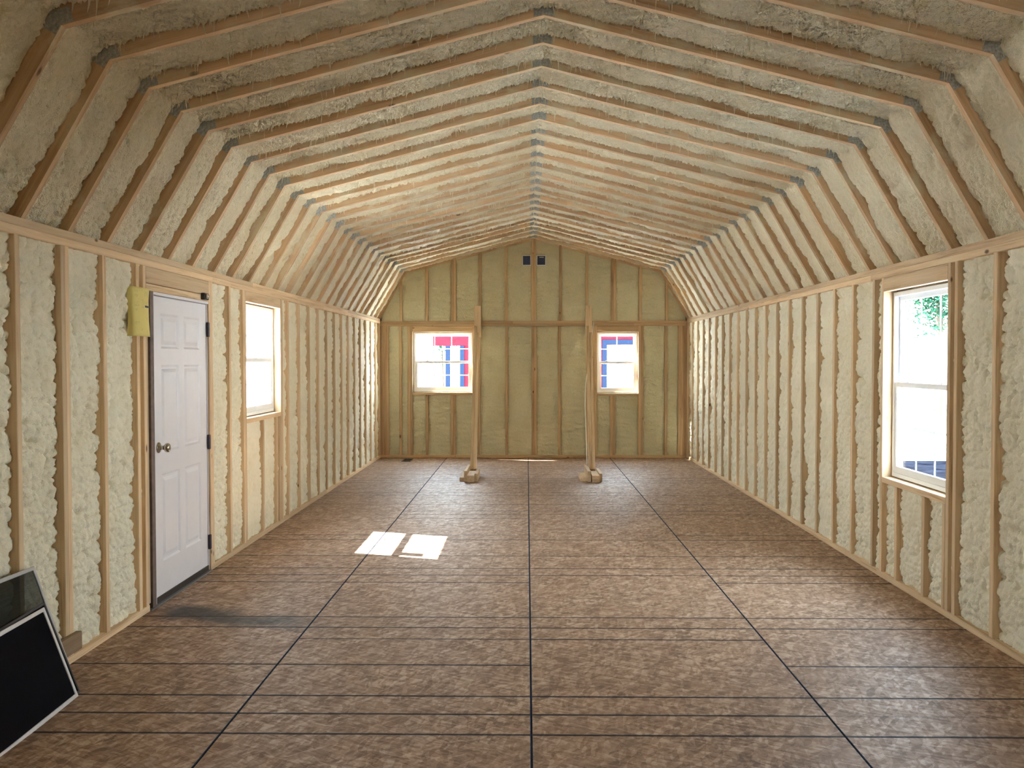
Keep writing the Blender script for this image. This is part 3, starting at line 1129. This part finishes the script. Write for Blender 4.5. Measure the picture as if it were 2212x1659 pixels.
def build_window(idx, origin, xdir, out, w, h, cols, label, sticker=False):
    """origin: lower corner of the rough opening on the stud-face plane; local x along the wall, y outward, z up"""
    X, Y, Z = Vector(xdir), Vector(out), Vector((0, 0, 1))
    R = Matrix((X, Y, Z)).transposed()
    if R.determinant() < 0:
        R = Matrix((-X, Y, Z)).transposed()
        origin = Vector(origin) + X * w
    root = empty('window_%d' % idx, origin, label, 'window', kind='structure', rot=R)
    B = WM[root.name]
    g = 0.006
    T = lambda x, y, z: B @ Matrix.Translation((x, y, z))
    ww, hh = w - 2 * g, h - 2 * g
    obj('window_frame', frame_mesh(ww, hh, 0.028, 0.062, 0.125), VINYL, root, T(g, 0, g))
    x0, z0 = g + 0.026, g + 0.026
    sw, sh = ww - 0.052, (hh - 0.052) / 2 + 0.018
    for nm, y0, zb, low in (('lower_sash', 0.068, z0, True), ('upper_sash', 0.093, z0 + (hh - 0.052) - sh, False)):
        s = obj(nm, frame_mesh(sw, sh, 0.032, y0, y0 + 0.022, 0.045 if low else 0.030), VINYL, root, T(x0, 0, zb))
        zb0 = 0.045 if low else 0.030
        gw, gh = sw - 0.064, sh - 0.032 - zb0
        obj('pane', box_mesh('pane', (0.030, y0 + 0.009, zb0 - .002), (0.030 + gw + 0.004, y0 + 0.013, zb0 + gh + .002)), GLASS, s, T(x0, 0, zb))
        for c in range(1, cols):
            xc = 0.032 + gw * c / cols
            obj('muntin', box_mesh('muntin', (xc - 0.007, y0 + 0.0145, zb0), (xc + 0.007, y0 + 0.019, zb0 + gh)), VINYL, s, T(x0, 0, zb))
        zc = zb0 + gh / 2
        obj('muntin', box_mesh('muntin', (0.032, y0 + 0.0192, zc - 0.007), (0.032 + gw, y0 + 0.0215, zc + 0.007)), VINYL, s, T(x0, 0, zb))
        if low:
            for fx in (0.22, 0.78):
                bm = bmesh.new()
                bm_box(bm, (sw * fx - 0.022, y0 + 0.002, sh - 0.001), (sw * fx + 0.022, y0 + 0.02, sh + 0.010))
                bmesh.ops.bevel(bm, geom=list(bm.edges), offset=0.004, segments=2, affect='EDGES')
                obj('sash_lock', mesh_bm('sash_lock', bm), VINYL, s, T(x0, 0, zb))
        elif sticker:
            obj('window_sticker', box_mesh('window_sticker', (0.075, y0 + 0.006, zb0 + 0.03), (0.185, y0 + 0.008, zb0 + 0.24)), PALE_RIM, s, T(x0, 0, zb))
    # daylight portal in the opening
    pd = bpy.data.lights.new('portal', 'AREA')
    pd.shape = 'RECTANGLE'
    pd.size, pd.size_y = ww, hh
    pd.cycles.is_portal = True
    po = bpy.data.objects.new('portal', pd)
    COL.objects.link(po)
    c = B @ Vector((w / 2, 0.135, h / 2))
    Mp = (-Y).to_track_quat('-Z', 'Z').to_matrix().to_4x4()
    Mp.translation = c
    po.matrix_world = Mp
    return root


build_window(1, (-XW, 7.116, 1.002), (0, 1, 0), (-1, 0, 0), 0.992, 0.914, 3, 'white double hung window in the left wall past the door', True)
build_window(2, (XW, 5.211, 0.678), (0, 1, 0), (1, 0, 0), 0.925, 1.230, 3, 'tall white double hung window in the right wall')
build_window(3, (-1.797, D, 0.976), (1, 0, 0), (0, 1, 0), 0.894, 0.902, 3, 'wider white window left of the brace in the far wall')
build_window(4, (0.954, D, 0.963), (1, 0, 0), (0, 1, 0), 0.609, 0.911, 2, 'narrower white window in the far wall, right side')

build_window(5, (-XW, 0.602, 1.003), (0, 1, 0), (-1, 0, 0), 0.606, 0.912, 2, 'added unseen small window in the left wall behind the viewpoint, brightens the near end')  # added out of view to let more light into the near end

# ------------------------------------------------------------------ door
door = empty('door_1', (-XW, 5.25, 0), 'closed white six panel door in the left wall', 'door', kind='structure')
xs_ = -XW - 0.018          # slab face
DY0, DY1, DZ0, DZ1 = 5.368, 6.268, 0.040, 1.840
ys = [DY0, DY0 + .125, DY0 + .405, DY0 + .495, DY0 + .775, DY1]
zs = [DZ0, DZ0 + .20, DZ0 + .73, DZ0 + .86, DZ0 + 1.39, DZ0 + 1.49, DZ0 + 1.70, DZ1]
bm = bmesh.new()
gv = {}


def gvert(i, k, d=0):
    key = (i, k, d)
    if key not in gv:
        gv[key] = bm.verts.new((xs_ - d * 0.036, ys[i], zs[k]))
    return gv[key]


holes = []
for i in range(5):
    for k in range(7):
        if i in (1, 3) and k in (1, 3, 5):
            holes.append((i, k))
            continue
        bm.faces.new([gvert(i, k), gvert(i + 1, k), gvert(i + 1, k + 1), gvert(i, k + 1)])
        bm.faces.new([gvert(i, k + 1, 1), gvert(i + 1, k + 1, 1), gvert(i + 1, k, 1), gvert(i, k, 1)])
for i, k in holes:
    for (a, b_), (c, d_) in (((i, k), (i + 1, k)), ((i + 1, k), (i + 1, k + 1)), ((i + 1, k + 1), (i, k + 1)), ((i, k + 1), (i, k))):
        bm.faces.new([gvert(a, b_), gvert(c, d_), gvert(c, d_, 1), gvert(a, b_, 1)])
for i in range(5):
    for k in (0, 7):
        bm.faces.new([gvert(i, k), gvert(i + 1, k), gvert(i + 1, k, 1), gvert(i, k, 1)])
for k in range(7):
    for i in (0, 5):
        bm.faces.new([gvert(i, k), gvert(i, k + 1), gvert(i, k + 1, 1), gvert(i, k, 1)])
slab = obj('door_slab', mesh_bm('door_slab', bm), DOOR_WHITE, door)
for i, k in holes:
    a0, a1, c0, c1 = ys[i], ys[i + 1], zs[k], zs[k + 1]
    steps = [(0.0, 0.0), (0.012, -0.009), (0.024, -0.009), (0.046, -0.002)]
    vs, fs = [], []
    for ins, d in steps:
        vs += [(xs_ + d, a0 + ins, c0 + ins), (xs_ + d, a1 - ins, c0 + ins), (xs_ + d, a1 - ins, c1 - ins), (xs_ + d, a0 + ins, c1 - ins)]
    for r in range(3):
        for j in range(4):
            fs.append((4 * r + j, 4 * r + (j + 1) % 4, 4 * r + 4 + (j + 1) % 4, 4 * r + 4 + j))
    fs.append((12, 13, 14, 15))
    bm = bmesh.new()
    bv = [bm.verts.new(v) for v in vs]
    for f in fs:
        bm.faces.new([bv[q] for q in f])
    obj('door_panel', mesh_bm('door_panel', bm), DOOR_WHITE, door)


def dbox(name, lo, hi, mat, parent=door, bev=0.0015):
    return obj(name, box_mesh(name, lo, hi, bev), mat, parent)


dbox('door_sweep', (xs_ - 0.02, DY0, 0.006), (xs_ + 0.007, DY1, 0.041), DARK_RUBBER)
dbox('threshold', (-XW - 0.095, 5.25, 0.0), (-XW + 0.012, 6.278, 0.008), plain('threshold_metal', (0.32, 0.32, 0.33), 0.4, 0.8))
dbox('latch_jamb', (-XW - 0.095, 5.290, 0.008), (-XW + 0.002, 5.340, 1.862), JAMB_BROWN)
dbox('jamb_shim', (-XW - 0.06, 5.243, 0.038), (-XW - 0.012, 5.289, 1.862), PALE_PINE)
dbox('door_stop', (-XW - 0.06, 5.3405, 0.008), (-XW - 0.006, 5.3655, 1.862), DOOR_WHITE)
dbox('head_jamb', (-XW - 0.095, 5.3405, 1.8445), (-XW - 0.003, 6.279, 1.862), DOOR_WHITE)
dbox('hinge_jamb', (-XW - 0.095, 6.2705, 0.008), (-XW - 0.012, 6.2805, 1.844), DOOR_WHITE)


def lathe(profile, seg=20):
    """profile: (axial, radius); axis = +X"""
    vs, fs = [], []
    for a, r in profile:
        for j in range(seg):
            t = 2 * math.pi * j / seg
            vs.append((a, r * math.cos(t), r * math.sin(t)))
    for i in range(len(profile) - 1):
        for j in range(seg):
            fs.append((i * seg + j, i * seg + (j + 1) % seg, (i + 1) * seg + (j + 1) % seg, (i + 1) * seg + j))
    fs.append(tuple(range(seg - 1, -1, -1)))
    fs.append(tuple((len(profile) - 1) * seg + j for j in range(seg)))
    return vs, fs


v, f = lathe([(0, .033), (.004, .033), (.008, .028), (.012, .014), (.03, .0125), (.036, .016), (.042, .024), (.052, .0285), (.062, .027), (.068, .020), (.070, .012), (.0705, .004)])
knob = obj('door_knob', mesh_py('door_knob', v, f, True), NICKEL, door, Matrix.Translation((xs_ + 0.0005, 5.437, 0.935)))
v, f = lathe([(0, .0035), (.003, .0035), (.004, .002)], 10)
for z in (0.202, 0.895, 1.669):
    hb = obj('hinge', box_mesh('hinge', (-XW - 0.014, 6.262, z - 0.05), (-XW + 0.004, 6.286, z + 0.05), 0.003), HINGE, door)
# small bracket screwed over the hinge corner
br = empty('metal_bracket', (-XW, 6.15, 1.885), 'small dark metal bracket with shiny face above the white door', 'bracket')
obj('bracket_body', box_mesh('bracket_body', (-XW, 6.125, 1.866), (-XW + 0.028, 6.208, 1.912), 0.004), BLACK_METAL, br)
v, f = lathe([(0, .016), (.006, .017), (.014, .014), (.018, .008), (.019, .002)], 16)
obj('round_face', mesh_py('round_face', v, f, True), CHROME, br, Matrix.Translation((-XW + 0.028, 6.158, 1.890)))

# ------------------------------------------------------------------ yellow form pinned beside the door
def paper_material():
    m, nt, bs, out = new_mat('yellow_form')
    b = NB(nt)
    uv = b.n('ShaderNodeUVMap').outputs[0]
    sep = b.n('ShaderNodeSeparateXYZ')
    b.set(sep.inputs[0], uv)
    u, v_ = sep.outputs[0], sep.outputs[1]
    base = c4((0.70, 0.60, 0.20))
    nz = b.noise(uv, 6.0, 3)
    colr = b.mix(b.mapr(nz, .3, .7, 0, .25), base, c4((0.62, 0.50, 0.18)))

    def rect(u0, u1, v0, v1):
        a = b.math('MULTIPLY', b.math('GREATER_THAN', u, u0), b.math('LESS_THAN', u, u1))
        c = b.math('MULTIPLY', b.math('GREATER_THAN', v_, v0), b.math('LESS_THAN', v_, v1))
        return b.math('MULTIPLY', a, c)
    # faint rows of print
    rows = b.math('LESS_THAN', b.math('FRACT', b.math('MULTIPLY', v_, 42.0)), 0.42)
    words = b.math('GREATER_THAN', b.noise(b.mapping(uv, (26, 42, 1)), 1.0, 2), 0.53)
    zones = None
    for r in ((.04, .24, .90, .955), (.28, .52, .92, .95), (.60, .92, .83, .95), (.08, .26, .78, .86), (.06, .30, .60, .71), (.45, .60, .58, .76),
              (.66, .94, .66, .74), (.06, .2, .50, .56), (.78, .96, .34, .40), (.05, .28, .24, .31), (.7, .86, .05, .16), (.34, .44, .1, .16)):
        z = rect(*r)
        zones = z if zones is None else b.math('MAXIMUM', zones, z)
    ink = b.math('MULTIPLY', b.math('MULTIPLY', rows, words), zones)
    colr = b.mix(b.math('MULTIPLY', ink, 0.6), colr, c4((0.17, 0.17, 0.10)))
    colr = b.mix(rect(.66, 1.0, .585, .655), colr, c4((0.75, 0.68, 0.36)))
    colr = b.mix(rect(.68, .985, .60, .645), colr, c4((0.015, 0.013, 0.01)))
    b.set(bs.inputs['Base Color'], colr)
    bs.inputs['Roughness'].default_value = 0.7
    return m


def paper():
    nu, nv = 14, 16
    prof = []
    W1 = 0.215
    for i in range(nu + 1):
        t = i / nu
        if t < 0.26:                     # flap folded back into the bay
            q = 1 - t / 0.26
            prof.append((-0.030 * q, 5.052 - 0.008 * q, -0.05))
        else:
            q = (t - 0.26) / 0.74
            prof.append((0.010 * math.sin(math.pi * min(q * 1.1, 1)) + 0.003, 5.052 + W1 * q, q))
    vs, fs, uvs = [], [], []
    for j in range(nv + 1):
        s = j / nv
        z = 1.594 + 0.276 * s
        for i, (dx, y, q) in enumerate(prof):
            wav = 0.004 * math.sin(5 * s + 2 * i / nu)
            yy = y + (0.004 * math.sin(s * 3.1) if 0 <= i <= 5 else 0) - 0.003 * s * (q if q > 0 else 0)
            vs.append((-XW + 0.004 + dx + max(wav, -0.002), yy, z))
            uvs.append((max(q, 0.0) if q >= 0 else 0.03, s))
    for j in range(nv):
        for i in range(nu):
            a = j * (nu + 1) + i
            fs.append((a, a + 1, a + nu + 2, a + nu + 1))
    me = mesh_py('paper_form', vs, fs, True)
    ul = me.uv_layers.new(name='UVMap')
    for p in me.polygons:
        for li in p.loop_indices:
            ul.data[li].uv = uvs[me.loops[li].vertex_index]
    o = obj('paper_form', me, paper_material())
    sm = o.modifiers.new('thickness', 'SOLIDIFY')
    sm.thickness = 0.0006
    tag(o, 'yellow printed paper form pinned to the studs left of the white door', 'paper')


paper()

# ------------------------------------------------------------------ electrical boxes on the gable stud
for nm_x0, nm_x1, lab in ((-0.160, -0.029, 'dark blue square electrical box left of the gable centre stud'),
                          (0.052, 0.190, 'dark blue square electrical box right of the gable centre stud')):
    bxo = empty('electrical_box', ((nm_x0 + nm_x1) / 2, D, 2.934), lab, 'electrical box', 'blue boxes on the gable stud')
    w, h = nm_x1 - nm_x0, 0.152
    M0 = Matrix.Translation((nm_x0, D - 0.036, 2.857))
    obj('box_rim', frame_mesh(w, h, 0.010, 0.0, 0.05), VINYL, bxo, M0)
    # open tray: back and four inner walls
    o = 0.010
    vs = [(o, 0.004, o), (w - o, 0.004, o), (w - o, 0.004, h - o), (o, 0.004, h - o), (o + .004, 0.027, o + .004), (w - o - .004, 0.027, o + .004), (w - o - .004, 0.027, h - o - .004), (o + .004, 0.027, h - o - .004)]
    obj('box_tray', mesh_py('box_tray', vs, [(4, 5, 6, 7), (0, 1, 5, 4), (1, 2, 6, 5), (2, 3, 7, 6), (3, 0, 4, 7)]), BLUE_BOX, bxo, M0)
    side_x = w * (0.28 if nm_x0 > 0 else 0.66)
    obj('box_divider', box_mesh('box_divider', (side_x - .003, 0.012, o), (side_x + .003, 0.026, h - o), 0.001), BLUE_BOX, bxo, M0)
    obj('clamp_tab', box_mesh('clamp_tab', (w * .3, 0.012, h - 0.034), (w * .78, 0.02, h - 0.024), 0.002), PALE_RIM if nm_x0 > 0 else BLUE_BOX, bxo, M0)

# ------------------------------------------------------------------ floor register
reg = empty('floor_register', (-1.835, 13.27, 0), 'small dark floor register near the far left corner', 'vent')
obj('register_frame', frame_mesh(0.13, 0.34, 0.014, 0, 0.006), REGISTER, reg,
    Matrix.Translation((-1.90, 13.10, 0.0065)) @ Matrix.Rotation(-math.pi / 2, 4, 'X') @ Matrix.Scale(1, 4) @ Matrix.Rotation(math.pi, 4, 'X') if False else
    Matrix(((1, 0, 0, -1.90), (0, 0, 1, 13.10), (0, 1, 0, 0.0005), (0, 0, 0, 1))))
for i in range(9):
    y = 13.125 + i * 0.036
    obj('register_slat', box_mesh('register_slat', (-1.885, y, 0.0005), (-1.785, y + 0.016, 0.005)), REGISTER, reg)

# ------------------------------------------------------------------ diagonal braces with blocked feet
def brace(x_foot, x_top, label, z_top, scab_x, blocks, lab_blocks):
    root = empty('wall_brace', (x_foot, 11.6, 0), label, 'brace', 'diagonal wall braces')
    xd = x_top - x_foot
    for k, dx in enumerate((-0.0195, 0.0195)):
        zt = z_top - (0.0 if k == 0 else 0.10)
        yt = 13.56 - (0 if k == 0 else 0.1)
        lumber('brace_board', root, (x_foot + dx, 11.56, 0.05), (x_top + dx, yt, zt), (0, -1, 1), w=SD, t=ST)
    lumber('scab_board', root, (scab_x, D - 0.0205, 1.80), (scab_x, D - 0.0205, 2.262), (1, 0, 0), w=0.098, t=ST)
    for (xa, xb, ya, yb2, za, zb) in blocks:
        lumber('foot_block', root, ((xa + xb) / 2, ya, (za + zb) / 2), ((xa + xb) / 2, yb2, (za + zb) / 2), (1, 0, 0), w=xb - xa, t=zb - za, mat=PALE_PINE)
    return root


brace(-0.770, -0.832, 'diagonal timber brace nailed to far wall beside the wider window', 1.93, -0.822,
      [(-0.905, -0.8485, 11.00, 11.52, 0, .042), (-0.847, -0.812, 10.95, 11.62, 0, .127), (-0.811, -0.722, 10.89, 11.36, 0, .040),
       (-0.811, -0.722, 10.885, 11.36, .0402, .080), (-0.7215, -0.684, 10.95, 11.50, 0, .094)], None)
brace(0.732, 0.826, 'diagonal timber brace nailed to far wall beside the narrower window', 1.93, 0.826,
      [(0.552, 0.634, 10.98, 11.50, 0, .042), (0.635, 0.675, 10.93, 11.62, 0, .127), (0.686, 0.775, 10.88, 11.34, 0, .040),
       (0.686, 0.775, 10.875, 11.34, .0402, .080), (0.777, 0.813, 10.98, 11.52, 0, .094)], None)


def tube(name, pts, rad, mat, seg=6):
    vs, fs = [], []
    n = len(pts)
    for i, p in enumerate(pts):
        p = Vector(p)
        d = (Vector(pts[min(i + 1, n - 1)]) - Vector(pts[max(i - 1, 0)])).normalized()
        a = d.orthogonal().normalized()
        a = (Vector((1, 0, 0)) - d * d.x).normalized()
        b_ = d.cross(a)
        for j in range(seg):
            t = 2 * math.pi * j / seg
            vs.append(tuple(p + a * (rad * math.cos(t)) + b_ * (rad * math.sin(t))))
    for i in range(n - 1):
        for j in range(seg):
            fs.append((i * seg + j, i * seg + (j + 1) % seg, (i + 1) * seg + (j + 1) % seg, (i + 1) * seg + j))
    fs.append(tuple(range(seg - 1, -1, -1)))
    fs.append(tuple((n - 1) * seg + j for j in range(seg)))
    return mesh_py(name, vs, fs, True)


def smooth_path(ctrl, n):
    out = []
    c = [Vector(q) for q in ctrl]
    c = [c[0] * 2 - c[1]] + c + [c[-1] * 2 - c[-2]]
    for i in range(1, len(c) - 2):
        for k in range(n):
            t = k / n
            p0, p1, p2, p3 = c[i - 1], c[i], c[i + 1], c[i + 2]
            out.append(0.5 * ((2 * p1) + (p2 - p0) * t + (2 * p0 - 5 * p1 + 4 * p2 - p3) * t * t + (3 * p1 - p0 - 3 * p2 + p3) * t ** 3))
    out.append(c[-2])
    return out


cpts = [(0.900, 13.61, 2.038), (0.850, 13.35, 1.76), (0.812, 13.05, 1.49), (0.735, 12.78, 1.17), (0.697, 12.4, 0.90), (0.681, 12.0, 0.59), (0.667, 11.52, 0.135)]
co_ = obj('hanging_cord', tube('hanging_cord', smooth_path(cpts, 6), 0.006, CORD), CORD)
tag(co_, 'thin white cord strung from plate to foot of the right brace', 'cord')

# ------------------------------------------------------------------ window screens leaning at the left wall
def screen(name, label, right_top, right_bot, length, fw, frame_mat, cloth, thick=0.010):
    """leaning screen: local x runs towards the viewer along the wall, z up the slope"""
    rb, rt = Vector(right_bot), Vector(right_top)
    zax = (rt - rb)
    h = zax.length
    zax.normalize()
    xax = Vector((0, -1, 0))
    xax = (xax - zax * xax.dot(zax)).normalized()
    yax = zax.cross(xax)
    R = Matrix((xax, yax, zax)).transposed()
    root = empty(name, rb, label, 'window screen', 'window screens leaning on the left wall', rot=R)
    B = WM[root.name]
    obj('screen_frame', frame_mesh(length, h, fw, 0, thick), frame_mat, root, B)
    obj('screen_mesh', box_mesh('screen_mesh', (fw - 0.002, thick * .4, fw - 0.002), (length - fw + 0.002, thick * .4 + 0.0008, h - fw + 0.002)), cloth, root, B)
    return root


screen('window_screen', 'largest grey framed window screen leaning against the left studs', (-2.262, 3.965, 0.553), (-2.066, 3.955, 0.006), 0.86, 0.017, ALU_GREY, SCREEN_LIGHT, 0.008)
screen('window_screen', 'dark framed window screen between two pale framed ones by left wall', (-2.195, 3.920, 0.406), (-2.052, 3.940, 0.005), 0.84, 0.012, BRONZE, SCREEN_DARK, 0.008)
screen('window_screen', 'front white framed window screen with black mesh by left wall', (-2.177, 3.885, 0.394), (-2.038, 3.895, 0.004), 0.86, 0.017, ALU, SCREEN_DARK, 0.008)

# board scrap standing behind the screens
sc_ = obj('scrap_board', lumber_mesh(0.52, 0.085, 0.030), wood_material('weathered_pine', (0.36, 0.26, 0.17), (0.29, 0.20, 0.125), (0.2, 0.125, 0.075)), None,
          Matrix(((0, 1, 0, -XW + 0.017), (0, 0, 1, 3.852), (1, 0, 0, 0.105), (0, 0, 0, 1))))
tag(sc_, 'short grey-brown board across the studs behind the window screens', 'board')

# ------------------------------------------------------------------ outside
ground = obj('ground', box_mesh('ground', (-60, -40, -0.75), (60, 80, -0.45)), GROUND)
tag(ground, 'pale gravel ground outside the building', 'ground', kind='structure')
lot = obj('road_surface', box_mesh('road_surface', (5.2, 6.0, -0.45), (13.0, 17.3, -0.44)), ASPHALT)
tag(lot, 'dark asphalt strip outside the right window', 'road', kind='structure')

shed = empty('shed', (0.6, 24.0, -0.45), 'red shed with black trim and white door seen through the far windows', 'shed')
YS = 22.0


def sbox(name, lo, hi, mat):
    return obj(name, box_mesh(name, lo, hi), mat, shed)


sbox('shed_wall', (-1.60, YS, -0.45), (4.6, YS + 5, 2.6), SHED_RED)
sbox('corner_trim', (-1.705, YS - 0.03, -0.45), (-1.60, YS + 0.08, 1.80), SHED_TRIM)
sbox('porch_beam', (-2.35, YS - 0.02, 1.80), (-1.452, YS + 0.1, 2.6), SHED_RED)
sbox('porch_post', (-2.054, YS - 0.02, -0.45), (-1.943, YS + 0.09, 1.80), SHED_TRIM)
sbox('door_trim', (1.714, YS - 0.03, -0.45), (1.825, YS, 1.83), SHED_TRIM)
sbox('door_trim', (1.714, YS - 0.03, 1.83), (4.0, YS, 1.945), SHED_TRIM)
for k in range(4):
    sbox('shed_door_panel', (1.827, YS - 0.02, -0.40 + k * 0.555), (4.0, YS - 0.002, 0.15 + k * 0.555), SHED_WHITE)
bm = bmesh.new()
pts = [(-2.5, 2.6), (4.8, 2.6), (1.15, 4.3)]
va = [bm.verts.new((x, YS - 0.3, z)) for x, z in pts]
vb = [bm.verts.new((x, YS + 5.3, z)) for x, z in pts]
bm.faces.new(va)
bm.faces.new(vb[::-1])
for i in range(3):
    bm.faces.new([va[i], vb[i], vb[(i + 1) % 3], va[(i + 1) % 3]])
obj('shed_roof', mesh_bm('shed_roof', bm), SHINGLE, shed)


def tree(x, y, zc, r, label, n=900, seed=1, th=None):
    rnd = random.Random(seed)
    root = empty('tree', (x, y, -0.45), label, 'tree', 'trees outside the windows')
    vs, fs = [], []
    for _ in range(n):
        while True:
            p = Vector((rnd.uniform(-1, 1), rnd.uniform(-1, 1), rnd.uniform(-1, 1)))
            if p.length < 1:
                break
        lump = 0.75 + 0.35 * math.sin(3.1 * p.x + seed) * math.cos(2.7 * p.z + seed)
        c = Vector((x, y, zc)) + p * r * lump
        a = Vector((rnd.gauss(0, 1), rnd.gauss(0, 1), rnd.gauss(0, 1))).normalized() * r * 0.05
        b_ = a.orthogonal().normalized() * r * 0.03
        i0 = len(vs)
        vs += [tuple(c - a), tuple(c + b_), tuple(c + a), tuple(c - b_)]
        fs.append((i0, i0 + 1, i0 + 2, i0 + 3))
    cr = obj('foliage', mesh_py('foliage', vs, fs), LEAF, root)
    cr['kind'] = 'stuff'
    tr = obj('trunk', tube('trunk', [(x, y, -0.45), (x + .05, y, zc * .4), (x, y + .03, zc)], r * 0.07, BARK, 8), BARK, root)
    return root


tree(7.95, 18.0, 2.75, 0.95, 'green tree outside the tall right window', 2400, 3)
tree(-2.62, 27.0, 1.75, 0.55, 'small green tree between the posts of the red shed', 500, 5)
tree(-3.55, 26.0, 2.55, 0.5, 'green tree at the upper left of the wider far window', 400, 8)
